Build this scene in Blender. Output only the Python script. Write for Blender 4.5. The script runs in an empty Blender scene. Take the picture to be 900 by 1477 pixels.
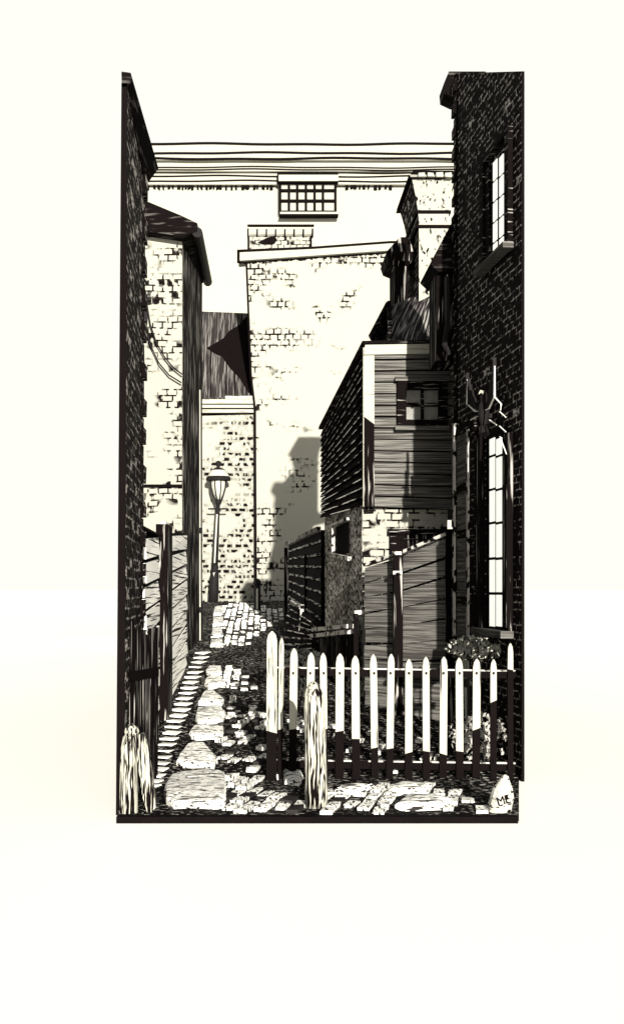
import bpy, math, random
from mathutils import Vector, Matrix
random.seed(7)
S = bpy.context.scene
COL = S.collection
R = math.radians

# ------------------------------------------------------------------ camera, sky, sun, exposure
EYE, F, VX, VY = 1.63, 1600.0, 380.0, 850.0
cd = bpy.data.cameras.new('camera'); cam = bpy.data.objects.new('camera', cd); COL.objects.link(cam)
cam.location = (0, 0, EYE); cam.rotation_euler = (R(90), 0, 0)
cd.sensor_fit = 'VERTICAL'; cd.sensor_height = 36.0; cd.lens = 36.0*F/1477.0
cd.shift_x = (450-VX)/1477.0; cd.shift_y = (VY-738.5)/1477.0
cd.clip_start = 0.1; cd.clip_end = 5000
S.camera = cam
AZ, EL = R(7.0), R(12.0)
EXPO = 1.5
S.view_settings.view_transform = 'Standard'; S.view_settings.look = 'None'
S.view_settings.exposure = EXPO; S.view_settings.gamma = 1; S.view_settings.use_curve_mapping = False
w = bpy.data.worlds.new('World'); S.world = w; w.use_nodes = True
wn = w.node_tree.nodes; wl = w.node_tree.links
bg = wn['Background']; bg.inputs[1].default_value = 0.05
sk = wn.new('ShaderNodeTexSky'); sk.sky_type = 'NISHITA'; sk.sun_disc = False
sk.sun_elevation = EL; sk.sun_rotation = math.pi-AZ
hs = wn.new('ShaderNodeHueSaturation'); hs.inputs['Saturation'].default_value = 0.25
wl.new(sk.outputs[0], hs.inputs['Color']); wl.new(hs.outputs[0], bg.inputs[0])
sd = bpy.data.lights.new('sun', 'SUN'); sd.energy = 4.6; sd.angle = R(0.5); sd.color = (1, 0.965, 0.9)
sun = bpy.data.objects.new('sun', sd); COL.objects.link(sun)
sun.rotation_euler = Vector((-math.sin(AZ)*math.cos(EL), math.cos(AZ)*math.cos(EL), -math.sin(EL))).to_track_quat('-Z', 'Y').to_euler()
sun.location = (6, -20, 12)

# ------------------------------------------------------------------ points
def gz(d):
    if d < 9.3: return 0.04
    return 0.04+0.084*(min(d, 25.0)-9.3)
def P(px, py, d): return Vector(((px-VX)/F*d, d, EYE+(VY-py)/F*d))
def G(px, d, h=0.0): return Vector(((px-VX)/F*d, d, gz(d)+h))
def hit(px, py, h=0.0):
    lo, hi = 5.0, 24.9
    for _ in range(40):
        m = (lo+hi)/2
        if EYE+(VY-py)/F*m > gz(m)+h: lo = m
        else: hi = m
    return G(px, lo, h)
def proj(p): return (VX+F*p[0]/p[1], VY-F*(p[2]-EYE)/p[1])
def V(x, y, z): return Vector((x, y, z))
def lerp(a, b, t): return a+(b-a)*t
def jit(p, s): return p+Vector((random.uniform(-s, s), random.uniform(-s, s), random.uniform(-s, s)))

# ------------------------------------------------------------------ materials
INK = (0.0034, 0.0024, 0.0023); PAPER = (0.78, 0.765, 0.69); WALL = (0.255, 0.249, 0.208)
class M:
    def __init__(s, name, rough=0.9, spec=0.02):
        s.m = bpy.data.materials.new(name); s.m.use_nodes = True
        s.nt = s.m.node_tree; s.n = s.nt.nodes; s.l = s.nt.links
        s.b = s.n['Principled BSDF']; s.b.inputs['Roughness'].default_value = rough
        s.b.inputs['Specular IOR Level'].default_value = spec
        s.uv = s.n.new('ShaderNodeUVMap').outputs[0]
    def set(s, sock, v):
        if isinstance(v, bpy.types.NodeSocket): s.l.new(v, sock)
        elif hasattr(v, '__len__') and len(v) == 3 and sock.type == 'RGBA': sock.default_value = (*v, 1)
        else: sock.default_value = v
    def math(s, op, a, b=0.0):
        n = s.n.new('ShaderNodeMath'); n.operation = op; s.set(n.inputs[0], a); s.set(n.inputs[1], b); return n.outputs[0]
    def vec(s, scale=(1, 1, 1), rot=0.0, off=(0, 0, 0), src=None):
        n = s.n.new('ShaderNodeMapping'); s.l.new(src or s.uv, n.inputs[0])
        n.inputs['Scale'].default_value = scale; n.inputs['Rotation'].default_value = (0, 0, rot); n.inputs['Location'].default_value = off
        return n.outputs[0]
    def noise(s, scale=(1, 1, 1), detail=2.0, rot=0.0, off=(0, 0, 0), color=False, src=None, dist=0.0):
        n = s.n.new('ShaderNodeTexNoise'); s.l.new(s.vec(scale, rot, off, src), n.inputs['Vector'])
        n.inputs['Scale'].default_value = 1; n.inputs['Detail'].default_value = detail; n.inputs['Distortion'].default_value = dist
        return n.outputs['Color' if color else 'Fac']
    def ramp(s, f, a, b):
        n = s.n.new('ShaderNodeMapRange'); s.l.new(f, n.inputs[0]); n.inputs[1].default_value = a; n.inputs[2].default_value = b; return n.outputs[0]
    def mix(s, f, a, b):
        n = s.n.new('ShaderNodeMix'); n.data_type = 'RGBA'; s.set(n.inputs[0], f); s.set(n.inputs[6], a); s.set(n.inputs[7], b); return n.outputs[2]
    def wob(s, amt, sc=3.0, src=None):
        n = s.n.new('ShaderNodeVectorMath'); n.operation = 'MULTIPLY_ADD'
        s.l.new(s.noise((sc, sc, sc), 2, color=True, src=src), n.inputs[0]); n.inputs[1].default_value = (amt, amt, 0); s.l.new(src or s.uv, n.inputs[2])
        return n.outputs[0]
    def brick(s, w_, h_, mort, vec, smooth=0.1):
        n = s.n.new('ShaderNodeTexBrick'); s.l.new(vec, n.inputs['Vector']); n.inputs['Scale'].default_value = 1
        n.inputs['Brick Width'].default_value = w_; n.inputs['Row Height'].default_value = h_
        n.inputs['Mortar Size'].default_value = mort; n.inputs['Mortar Smooth'].default_value = smooth
        n.inputs['Color1'].default_value = (0, 0, 0, 1); n.inputs['Color2'].default_value = (1, 1, 1, 1); n.inputs['Mortar'].default_value = (.5, .5, .5, 1)
        return n
    def bump(s, h, strength=0.4, dist=0.01):
        n = s.n.new('ShaderNodeBump'); n.inputs['Strength'].default_value = strength; n.inputs['Distance'].default_value = dist
        s.l.new(h, n.inputs['Height']); s.l.new(n.outputs[0], s.b.inputs['Normal'])
    def done(s, col): s.set(s.b.inputs['Base Color'], col); return s.m

def plain(name, col, var=0.15, rough=0.85, sc=6.0):
    m = M(name, rough); f = m.noise((sc, sc, sc), 4)
    a = tuple(c*(1-var) for c in col); b = tuple(min(1, c*(1+var)) for c in col)
    m.bump(f, 0.2, 0.01)
    return m.done(m.mix(f, a, b))
def white_brick(name, w_, h_, mort, lo, hi, msc=0.9, off=(0, 0, 0), dark=0.12, base=WALL, ink=INK, grads=(), jw=1.0, bl=None):
    """limewashed brickwork: joints and a few bare bricks show through in patches"""
    m = M(name); v = m.wob(0.05, 2.5); br = m.brick(w_, h_, mort, v)
    nz = m.noise((msc, msc*1.6, 1), 3, off=off); xyz = m.n.new('ShaderNodeSeparateXYZ'); m.l.new(m.uv, xyz.inputs[0])
    for axis, a, b, amt in grads: nz = m.math('ADD', nz, m.math('MULTIPLY', m.ramp(xyz.outputs[axis], a, b), amt))
    mask = m.ramp(nz, lo, hi)
    brk = m.ramp(m.noise((11, 6, 1), 2, off=off), .42, .50)
    bare = m.math('MULTIPLY', m.math('GREATER_THAN', br.outputs['Color'], 1-dark), m.math('SUBTRACT', 1.0, br.outputs['Fac']))
    f = m.math('MULTIPLY', m.math('MAXIMUM', m.math('MULTIPLY', br.outputs['Fac'], jw), bare), m.math('MULTIPLY', mask, brk))
    inv = m.math('SUBTRACT', 1.0, f); m.bump(inv, 0.3, 0.006)
    pa = tuple(c*.93 for c in base)
    return m.done(m.mix(f, m.mix(m.noise((2, 2, 2), 4), pa, base), ink))
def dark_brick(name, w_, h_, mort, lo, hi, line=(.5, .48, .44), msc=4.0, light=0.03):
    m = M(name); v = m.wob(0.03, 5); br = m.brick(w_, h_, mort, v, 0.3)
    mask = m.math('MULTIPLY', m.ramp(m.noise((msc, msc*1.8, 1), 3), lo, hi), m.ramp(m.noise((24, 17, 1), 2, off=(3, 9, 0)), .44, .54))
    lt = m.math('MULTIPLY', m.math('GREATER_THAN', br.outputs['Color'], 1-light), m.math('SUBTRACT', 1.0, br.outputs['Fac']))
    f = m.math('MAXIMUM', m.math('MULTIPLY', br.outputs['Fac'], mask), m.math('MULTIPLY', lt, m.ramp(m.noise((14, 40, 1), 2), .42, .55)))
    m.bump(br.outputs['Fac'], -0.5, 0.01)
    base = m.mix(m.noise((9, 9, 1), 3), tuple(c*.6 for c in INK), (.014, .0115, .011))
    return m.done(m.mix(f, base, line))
def strokes(name, base, line, su, sv, lo, hi, rot=0.0, su2=None, sv2=None, rough=0.85, patch=0.0, bump=0.35, solid=False):
    """wood grain, tooled stone, weathered surfaces: long thin streaks of a second tone"""
    m = M(name, rough); geo = m.n.new('ShaderNodeNewGeometry'); ad = m.n.new('ShaderNodeVectorMath'); ad.operation = 'MULTIPLY_ADD'
    m.l.new(geo.outputs['Random Per Island'], ad.inputs[0]); ad.inputs[1].default_value = (37, 91, 0); 
    if solid:
        m.uv = m.n.new('ShaderNodeTexCoord').outputs['Object']; m.vec0 = m.vec
        m.vec = lambda scale=(1, 1, 1), rot=0.0, off=(0, 0, 0), src=None: m.vec0((scale[0], scale[0], scale[1]), rot, off, src)
    m.l.new(m.wob(0.02, 4), ad.inputs[2]); v = ad.outputs[0]
    var = m.math('MULTIPLY', m.math('SUBTRACT', geo.outputs['Random Per Island'], .5), .05)
    f = m.ramp(m.math('ADD', m.noise((su, sv, 1), 2.5, rot, src=v), var), lo, hi)
    if su2: f = m.math('MAXIMUM', f, m.ramp(m.noise((su2, sv2, 1), 2, rot, (5, 3, 0), src=v), lo, hi))
    if patch: f = m.math('MULTIPLY', f, m.ramp(m.noise((2.2, 2.2, 1), 3, off=(8, 1, 0)), .5-patch, .5+patch*.3))
    m.bump(f, -bump, 0.006)
    return m.done(m.mix(f, base, line))

MT = {}
MT['ink'] = plain('blackened_paint', INK, .4)
MT['iron'] = plain('black_iron', (.010, .009, .009), .3, .5)
MT['paper'] = plain('white_limewash', PAPER, .03)
MT['lime'] = plain('limewashed_wall', WALL, .03)
MT['trim'] = strokes('white_weathered_paint', (.29, .284, .232), (.03, .028, .025), 2.2, 60, .62, .69)
MT['far_wall'] = plain('cream_stucco', WALL, .02, sc=1)
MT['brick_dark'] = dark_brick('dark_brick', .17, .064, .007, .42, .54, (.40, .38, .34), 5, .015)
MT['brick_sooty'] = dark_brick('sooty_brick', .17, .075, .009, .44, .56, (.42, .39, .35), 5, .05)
MT['brick_gable'] = white_brick('limewashed_gable_brick', .145, .090, .012, .55, .62, 1.5, (3, 1, 0), .22, grads=((0, -1.75, -1.25, .13),))
MT['brick_big'] = white_brick('limewashed_tall_brick', .175, .125, .020, .60, .66, 1.0, (1.5, 7.7, 0), .16, grads=((0, .9, -.1, .17), (1, 2.6, 1.3, .15), (1, 8.0, 9.2, .09)))
MT['brick_house'] = white_brick('pale_brick_dark_faces', .185, .118, .026, .46, .54, .9, (2, 2, 0), .74, grads=((0, -.95, -.45, .20), (1, 3.4, 1.6, .16)), jw=.25)
MT['rubble'] = white_brick('white_rubble', .17, .085, .011, .40, .50, 2.6, (1, 4, 0), .14)
MT['stucco'] = strokes('mottled_stucco', INK, (.50, .48, .43), 16, 16, .50, .58, su2=34, sv2=20, patch=.25)
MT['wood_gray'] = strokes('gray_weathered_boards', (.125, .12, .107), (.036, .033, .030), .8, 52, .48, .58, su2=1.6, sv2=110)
MT['wood_pale'] = strokes('pale_split_boards', (.88, .86, .78), (.02, .018, .016), .45, 42, .56, .60)
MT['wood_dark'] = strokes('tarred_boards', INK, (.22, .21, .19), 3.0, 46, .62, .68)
MT['wood_dark_up'] = strokes('tarred_upright_boards', INK, (.26, .245, .22), 30, 1.3, .58, .64)
MT['wood_edge'] = strokes('worn_board_edge', (.36, .345, .31), INK, 9, 9, .52, .58)
MT['pale_edge'] = strokes('rubbed_board_edge', (.62, .60, .54), INK, 2.2, 30, .46, .52)  # pale strip paints a sunlit lower edge onto each dark board
MT['edge_white'] = plain('chalky_white', (.8, .785, .71), .05)
MT['slate'] = strokes('gray_roof_boards', (.125, .118, .108), (.018, .016, .015), 22, .8, .46, .54, su2=52, sv2=1.0)
MT['slate_pale'] = strokes('worn_gray_shingles', (.20, .19, .175), (.012, .01, .01), 34, 1.4, .45, .54, su2=70, sv2=2)
MT['dark_roof'] = strokes('black_roof', INK, (.05, .046, .042), 3, 22, .57, .66)
MT['stone'] = strokes('pale_flagstone', PAPER, (.02, .018, .017), 5, 22, .565, .61, R(20), 20, 44)
MT['stone_up'] = strokes('pale_fieldstone', (.34, .33, .285), INK, 14, 40, .585, .64, R(40))
MT['stack'] = strokes('flecked_chimney_render', WALL, INK, 11, 7, .61, .66, R(15), 26, 11)
MT['post'] = strokes('split_grain_post', (.30, .292, .24), INK, 46, 3.0, .52, .57, su2=85, sv2=5, solid=True)
MT['picket'] = strokes('white_picket_paint', (.29, .284, .232), (.03, .027, .024), 50, 1.2, .64, .69)
MT['gate'] = strokes('grained_white_post', (.29, .284, .232), (.03, .027, .024), 60, 1.6, .57, .63, su2=95, sv2=3, solid=True)
MT['tar'] = plain('tarred_wood', INK, .3)  # tarred boards; also paints shadow on picket feet and the low roof
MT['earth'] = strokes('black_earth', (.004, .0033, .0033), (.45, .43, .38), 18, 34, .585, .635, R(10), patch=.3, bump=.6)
MT['leaf'] = plain('dark_leaf', (.02, .02, .017), .5)
MT['leaf_pale'] = plain('pale_leaf', (.30, .29, .26), .4)
MT['petal'] = plain('white_petal', (.34, .333, .28), .05)
MT['curtain'] = plain('dusty_pane', (.15, .146, .13), .6, .4, 9)
def emis(name, col, st):
    m = bpy.data.materials.new(name); m.use_nodes = True; n = m.node_tree.nodes
    b = n['Principled BSDF']; b.inputs['Base Color'].default_value = (.02, .02, .02, 1)
    b.inputs['Emission Color'].default_value = (*col, 1); b.inputs['Emission Strength'].default_value = st; b.inputs['Roughness'].default_value = .5
    return m
MT['lit'] = emis('lit_window_pane', (1, .98, .88), 1.0/2**EXPO)  # added glow stands in for bright sky reflected in the panes
gm = M('pale_sand', .95); MT['ground'] = gm.done((.91, .90, .835))
def paving_mat():
    m = M('pale_paving_brick'); geo = m.n.new('ShaderNodeNewGeometry')
    f = m.ramp(m.noise((46, 14, 1), 3), .52, .58)
    dark = m.math('GREATER_THAN', geo.outputs['Random Per Island'], .80)
    c = m.mix(f, PAPER, (.03, .027, .026)); c = m.mix(dark, c, (.02, .018, .017))
    m.bump(f, -.4, .005)
    return m.done(c)
MT['paver'] = paving_mat()
def sky_mat():
    m = bpy.data.materials.new('bright_cloud'); m.use_nodes = True; n = m.node_tree.nodes; n.clear()
    e = n.new('ShaderNodeEmission'); e.inputs[0].default_value = (1.03, 1.02, .935, 1); e.inputs[1].default_value = 1.0/2**EXPO
    o = n.new('ShaderNodeOutputMaterial'); m.node_tree.links.new(e.outputs[0], o.inputs[0]); return m
MT['sky'] = sky_mat()

# ------------------------------------------------------------------ mesh builder
ORG = {}
class MB:
    def __init__(s): s.v = []; s.f = []; s.mi = []
    def poly(s, pts, mi=0):
        i = len(s.v); s.v += [Vector(p) for p in pts]; s.f.append(tuple(range(i, i+len(pts)))); s.mi.append(mi); return s
    def loft(s, rings, cap=True, mi=0):
        i = len(s.v); n = len(rings[0])
        for r in rings: s.v += [Vector(p) for p in r]
        for k in range(len(rings)-1):
            for j in range(n):
                a = i+k*n+j; b = i+k*n+(j+1) % n
                s.f.append((a, b, b+n, a+n)); s.mi.append(mi)
        if cap:
            s.f.append(tuple(i+j for j in reversed(range(n)))); s.mi.append(mi)
            e = i+(len(rings)-1)*n
            s.f.append(tuple(e+j for j in range(n))); s.mi.append(mi)
        return s
    def ext(s, pts, vec, mi=0):
        vec = Vector(vec); return s.loft([[Vector(p) for p in pts], [Vector(p)+vec for p in pts]], True, mi)
    def box(s, c, d, rz=0.0, j=0.0, mi=0):
        x, y, z = d[0]/2, d[1]/2, d[2]/2; m = Matrix.Rotation(rz, 3, 'Z'); c = Vector(c)
        q = [(-x, -y), (x, -y), (x, y), (-x, y)]
        return s.loft([[jit(c+m @ Vector((a, b, -z)), j) for a, b in q], [jit(c+m @ Vector((a, b, z)), j) for a, b in q]], True, mi)
    def bar(s, a, b, wd, th, up=None, mi=0):
        a = Vector(a); b = Vector(b); d = (b-a).normalized(); up = Vector(up) if up else (Vector((0, 0, 1)) if abs(d.z) < .9 else Vector((0, 1, 0)))
        u = d.cross(up).normalized(); w_ = u.cross(d).normalized()
        r = lambda c: [c-u*wd/2-w_*th/2, c+u*wd/2-w_*th/2, c+u*wd/2+w_*th/2, c-u*wd/2+w_*th/2]
        return s.loft([r(a), r(b)], True, mi)
    def tube(s, pts, rad, n=8, mi=0):
        pts = [Vector(p) for p in pts]; rings = []
        for k, p in enumerate(pts):
            d = (pts[min(k+1, len(pts)-1)]-pts[max(k-1, 0)]).normalized()
            up = Vector((0, 0, 1)) if abs(d.z) < .9 else Vector((0, 1, 0)); u = d.cross(up).normalized(); w_ = d.cross(u).normalized()
            r = rad[k] if hasattr(rad, '__len__') else rad
            rings.append([p+u*r*math.cos(2*math.pi*q/n)+w_*r*math.sin(2*math.pi*q/n) for q in range(n)])
        return s.loft(rings, True, mi)
    def lathe(s, c, prof, n=14, mi=0, axis=None):
        c = Vector(c); ax = Vector(axis) if axis else Vector((0, 0, 1))
        return s.loft([[c+ax*z+Vector((r*math.cos(2*math.pi*q/n), r*math.sin(2*math.pi*q/n), 0)) for q in range(n)] for r, z in prof], True, mi)
    def build(s, name, mat, parent=None, smooth=False):
        org = ORG.get(parent.name, Vector((0, 0, 0))) if parent else Vector((0, 0, 0))
        me = bpy.data.meshes.new(name)
        me.from_pydata([tuple(p-org) for p in s.v], [], s.f)
        for m in (mat if isinstance(mat, (list, tuple)) else [mat]): me.materials.append(m)
        uv = me.uv_layers.new(name='UVMap')
        import bmesh
        bm = bmesh.new(); bm.from_mesh(me); bmesh.ops.recalc_face_normals(bm, faces=bm.faces); bm.to_mesh(me); bm.free()
        uv = me.uv_layers[0]
        for p, mi in zip(me.polygons, s.mi):
            p.material_index = mi; p.use_smooth = smooth
            n = p.normal
            if abs(n.z) > .8: ua, va = Vector((1, 0, 0)), Vector((0, 1, 0))
            else: ua = Vector((0, 0, 1)).cross(n).normalized(); va = n.cross(ua)
            for li in p.loop_indices:
                c = me.vertices[me.loops[li].vertex_index].co+org
                uv.data[li].uv = (c.dot(ua), c.dot(va))
        me.update()
        o = bpy.data.objects.new(name, me); COL.objects.link(o)
        if parent: o.parent = parent; ORG[o.name] = org
        return o
def thing(name, label, cat, loc, group=None):
    o = bpy.data.objects.new(name, None); COL.objects.link(o); o.location = loc; o.empty_display_size = .1
    o['label'] = label; o['category'] = cat
    if group: o['group'] = group
    ORG[o.name] = Vector(loc); return o
def tag(o, label, cat, group=None, kind=None):
    o['label'] = label; o['category'] = cat
    if group: o['group'] = group
    return o
def structure(o, kind='structure', label=None):
    o['kind'] = kind
    if label: o['label'] = label
    return o
def boards(bl, br, tr, tl, n, th, nrm, gap=.006, j=.004, tilt=.012, mb=None, edge=0.0):
    """lapped boards between four corners, each board a wedge"""
    mb = mb or MB(); nrm = Vector(nrm).normalized()
    for k in range(n):
        a, b = k/n, (k+1)/n-gap
        p = [lerp(bl, tl, a), lerp(br, tr, a), lerp(br, tr, b), lerp(bl, tl, b)]
        p = [jit(q, j) for q in p]
        o = [p[0]+nrm*(th+tilt), p[1]+nrm*(th+tilt), p[2]+nrm*th, p[3]+nrm*th]
        mb.loft([p, o])
        if edge: 
            q = [lerp(o[0], o[3], .02), lerp(o[1], o[2], .02), lerp(o[1], o[2], edge), lerp(o[0], o[3], edge)]
            mb.poly([v+nrm*.002 for v in q], 1)
    return mb
def uprights(bl, br, tr, tl, n, th, nrm, gap=.08, j=.006, top=.02):
    mb = MB(); nrm = Vector(nrm).normalized()
    for k in range(n):
        a, b = k/n, (k+1-gap)/n; dz = Vector((0, 0, random.uniform(-top, top)))
        p = [lerp(bl, br, a), lerp(bl, br, b), lerp(tl, tr, b)+dz, lerp(tl, tr, a)+dz]
        p = [jit(q, j) for q in p]
        mb.loft([p, [q+nrm*th for q in p]])
    return mb

# ------------------------------------------------------------------ setting
g = MB(); g.poly([(-1700, -1700, 0), (1700, -1700, 0), (1700, 1700, 0), (-1700, 1700, 0)])
structure(g.build('ground', MT['ground']))
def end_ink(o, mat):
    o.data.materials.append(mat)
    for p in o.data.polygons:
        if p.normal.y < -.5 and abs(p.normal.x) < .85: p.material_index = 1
s_ = MB(); N = 40; ring = []
for k in range(N+1):
    a = R(-80+160*k/N); ring.append((1500*math.sin(a), 1500*math.cos(a)))
for (x0, y0), (x1, y1) in zip(ring, ring[1:]): s_.poly([(x0, y0, -1), (x1, y1, -1), (x1, y1, 1000), (x0, y0, 1000)])
structure(s_.build('sky', MT['sky']))
# the alley: a raised, climbing strip of black earth
e = MB(); ds = [7.8, 8.1, 8.6, 9.3]+[9.3+.55*k for k in range(1, 29)]+[26.5]
rows = []
for d in ds:
    l = 171 if d < 8.2 else (182 if d < 9.6 else 205); r = 748 if d < 9.5 else 735
    if d > 15: l, r = 240, 640
    row = []
    for k in range(17):
        px = l+(r-l)*k/16; p = G(px, d)
        if 0 < k < 16 and d > 7.9: p.z += random.uniform(-.012, .012)
        row.append(p)
    rows.append(row)
for a, b in zip(rows, rows[1:]):
    for k in range(16): e.poly([a[k], a[k+1], b[k+1], b[k]])
for k in range(16):
    p, q = rows[0][k], rows[0][k+1]; e.poly([V(p.x, p.y, -.05), V(q.x, q.y, -.05), q, p])
for side in (0, 16):
    for a, b in zip(rows, rows[1:]):
        p, q = a[side], b[side]; e.poly([V(p.x, p.y, -.05), V(q.x, q.y, -.05), q, p])
structure(e.build('alley_ground', MT['earth']))
k_ = MB(); k_.ext([V(P(168, 1, 7.72).x, 7.72, -.02), V(P(747, 1, 7.72).x, 7.72, -.02), V(P(747, 1, 7.72).x, 7.80, -.02), V(P(168, 1, 7.72).x, 7.80, -.02)], (0, 0, .065))
structure(k_.build('kerb', MT['ink']))
# brick paving in sunlit patches only; black earth between paints the shadow bands
def inside(pt, poly):
    x, y = pt; c = False; n = len(poly)
    for i in range(n):
        (x0, y0), (x1, y1) = poly[i], poly[(i+1) % n]
        if (y0 > y) != (y1 > y) and x < (x1-x0)*(y-y0)/(y1-y0)+x0: c = not c
    return c
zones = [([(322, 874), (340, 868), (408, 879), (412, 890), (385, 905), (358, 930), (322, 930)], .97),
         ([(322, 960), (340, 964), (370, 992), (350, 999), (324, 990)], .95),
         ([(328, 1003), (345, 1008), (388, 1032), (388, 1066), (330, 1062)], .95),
         ([(318, 1062), (388, 1066), (388, 1132), (345, 1122), (318, 1100)], .5),  # bricks thinned out here to paint the pickets' shadow
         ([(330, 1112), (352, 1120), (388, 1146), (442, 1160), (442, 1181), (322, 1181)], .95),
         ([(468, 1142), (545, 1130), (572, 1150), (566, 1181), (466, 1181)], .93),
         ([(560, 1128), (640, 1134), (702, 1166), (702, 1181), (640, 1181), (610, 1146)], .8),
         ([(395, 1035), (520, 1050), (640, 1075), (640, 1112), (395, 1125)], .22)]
pv = MB(); rz = R(-14)
ca, sa = math.cos(rz), math.sin(rz)
for i in range(-60, 60):
    for jn in range(-10, 130):
        u, v = i*.118, 6.5+jn*.222+(.111 if i % 2 else 0)
        if v > 26: continue
        ang = 0.0 if v > 12 else rz
        c_, s2 = math.cos(ang), math.sin(ang)
        x, y = u*c_-(v-9)*s2, u*s2+(v-9)*c_+9
        if y < 7.9 or y > 25: continue
        p = V(x, y, gz(y)); q = proj(p)
        for zn, pr in zones:
            if inside(q, zn):
                if random.random() < pr: pv.box(p+V(0, 0, random.uniform(-.022, -.006)), (.088+random.uniform(-.014, .006), .196+random.uniform(-.03, .004), .07), ang+random.uniform(-.08, .08), .006)
                break
structure(pv.build('brick_paving', MT['paver']))
gt = MB(); d = 9.0
while d < 17.2:
    x = -.915+random.uniform(-.006, .006); wd = .15
    ln_ = .10+.020*(d-9); gt.box((x, d, gz(d)-.016+.0), (wd, ln_, .05), R(-20), .004); d += ln_*2.0
structure(gt.build('gutter', MT['paper']))

# flat stones climbing the alley
fl = [([(232, 1136), (242, 1113), (300, 1106), (329, 1109), (331, 1150), (328, 1159), (248, 1160), (236, 1152)], 'largest flat stone at the front left of the alley, streaked grain'),
      ([(250, 1097), (268, 1070), (296, 1068), (318, 1094), (312, 1104), (262, 1101)], 'pale three cornered flat stone just above the largest one'),
      ([(270, 1058), (278, 1044), (326, 1046), (325, 1060), (280, 1063)], 'long thin flat stone under the round ended one'),
      ([(279, 1036), (284, 1018), (318, 1014), (329, 1026), (324, 1040), (284, 1041)], 'round ended flat stone halfway up the alley beside brick patch'),
      ([(285, 1012), (292, 996), (304, 992), (325, 1008), (322, 1013)], 'wedge shaped flat stone below the band of black earth'),
      ([(293, 984), (299, 975), (322, 974), (324, 986), (300, 989)], 'small oval flat stone beside the middle brick patch'),
      ([(296, 967), (302, 959), (320, 960), (322, 970), (304, 972)], 'small flat stone topmost below the wide black shadow band'),
      ([(303, 930), (304, 921), (322, 921), (323, 930)], 'lowest of the four small kerb stones near the lamp'),
      ([(304, 917), (306, 904), (321, 904), (323, 915)], 'second small kerb stone counted up towards the street lamp'),
      ([(306, 900), (307, 889), (323, 888), (324, 899)], 'third small kerb stone counted up towards the street lamp'),
      ([(307, 885), (309, 874), (322, 873), (325, 884)], 'small kerb stone closest to the foot of the street lamp')]
for poly, lab in fl:
    mb = MB(); base = [hit(a, b, .045) for a, b in poly]; c = sum(base, Vector())/len(base); base = [lerp(p, c, .10) for p in base]
    fine = []
    for a, b in zip(base, base[1:]+base[:1]):
        for t in (0, .33, .66): fine.append(jit(lerp(a, b, t), .008))
    rings = [[p+V(0, 0, -.09) for p in fine], [p+V(0, 0, -.012) for p in fine], [lerp(p, c, .07)+V(0, 0, .006) for p in fine], [lerp(p, c, .5)+V(0, 0, .014) for p in fine]]
    mb.loft(rings); tag(mb.build('flat_stone', MT['stone']), lab, 'paving stone', 'flat stones up the left of the alley')

# ------------------------------------------------------------------ far pale building
D = 40.0
h = thing('long_building', 'long cream building at the back with ruled cornice and small barred window', 'building', V(0, D, 0))
MB().ext([V(P(192, 0, D).x, D, 0), V(P(692, 0, D).x, D, 0), P(692, 270, D), P(192, 270, D)], (0, 3, 0)).build('wall', MT['far_wall'], h)
cn = MB()
for (y0, y1, o_) in ((208, 231, .5), (231, 247, .34), (247, 266, .2)):
    cn.ext([P(190, y1, D-o_), P(694, y1, D-o_), P(694, y0+.3, D-o_), P(190, y0+.3, D-o_)], (0, o_+2, 0))
cor = cn.build('cornice', MT['far_wall'], h)
ln = MB()
for (y, th, o_) in ((207.5, 3.2, .53), (220.5, 3, .53), (228.5, 3.2, .53), (241, 1.6, .37), (244.5, 1.8, .37), (249, 1.3, .23), (254, 2.0, .23), (261, 2.0, .23)):
    seg = 26; ph = random.random()*9
    wv = lambda t: .8*math.sin(t*9+ph)+.5*math.sin(t*23+ph*2)
    for k in range(seg):
        t0, t1 = k/seg, (k+1)/seg; a, b = 192+500*t0, 192+500*t1
        ln.ext([P(a, y+th/2+wv(t0), D-o_), P(b, y+th/2+wv(t1), D-o_), P(b, y-th/2+wv(t1), D-o_), P(a, y-th/2+wv(t0), D-o_)], (0, .05, 0))
ln.build('moulding', MT['ink'], cor)
dn = MB(); px = 208
while px < 562:
    if px < 394 or px > 492:
        wd = random.uniform(2, 4.5); dn.ext([P(px, 267, D-.12), P(px+wd, 267, D-.12), P(px+wd, 270+random.uniform(0, 3), D-.12), P(px, 270+random.uniform(0, 3), D-.12)], (0, .14, 0))
    px += random.uniform(4, 9)
dn.build('dentils', MT['ink'], cor)
def rect(mb, x0, y0, x1, y1, d, th, out=0.0):
    d -= out; return mb.ext([P(x0, y1, d), P(x1, y1, d), P(x1, y0, d), P(x0, y0, d)], (0, th, 0))
wi = MB(); bx = [404, 417, 429, 441.5, 454, 466, 484]; by = [263, 274, 289, 305]
for x in bx: rect(wi, x-1.6, 262, x+1.6, 306, D, .2, .32)
for y in by: rect(wi, 404, y-1.5, 485, y+1.5, D, .18, .33)
rect(wi, 400, 250, 402, 262, D, .3, .42); rect(wi, 400, 249, 488, 251.5, D, .3, .42); rect(wi, 401, 261, 488, 263, D, .3, .42); rect(wi, 403, 308.5, 488, 311, D, .3, .42)
wf = wi.build('window', MT['ink'], h)
mb = MB(); rect(mb, 406, 264, 483, 304, D, .03, .22); mb.build('pane', MT['far_wall'], wf)
mb = MB(); rect(mb, 402, 252, 488, 261, D, .36, .40); mb.build('lintel', MT['far_wall'], wf)
mb = MB(); rect(mb, 404, 305.5, 487, 309, D, .36, .40); mb.build('sill', MT['far_wall'], wf)

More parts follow.
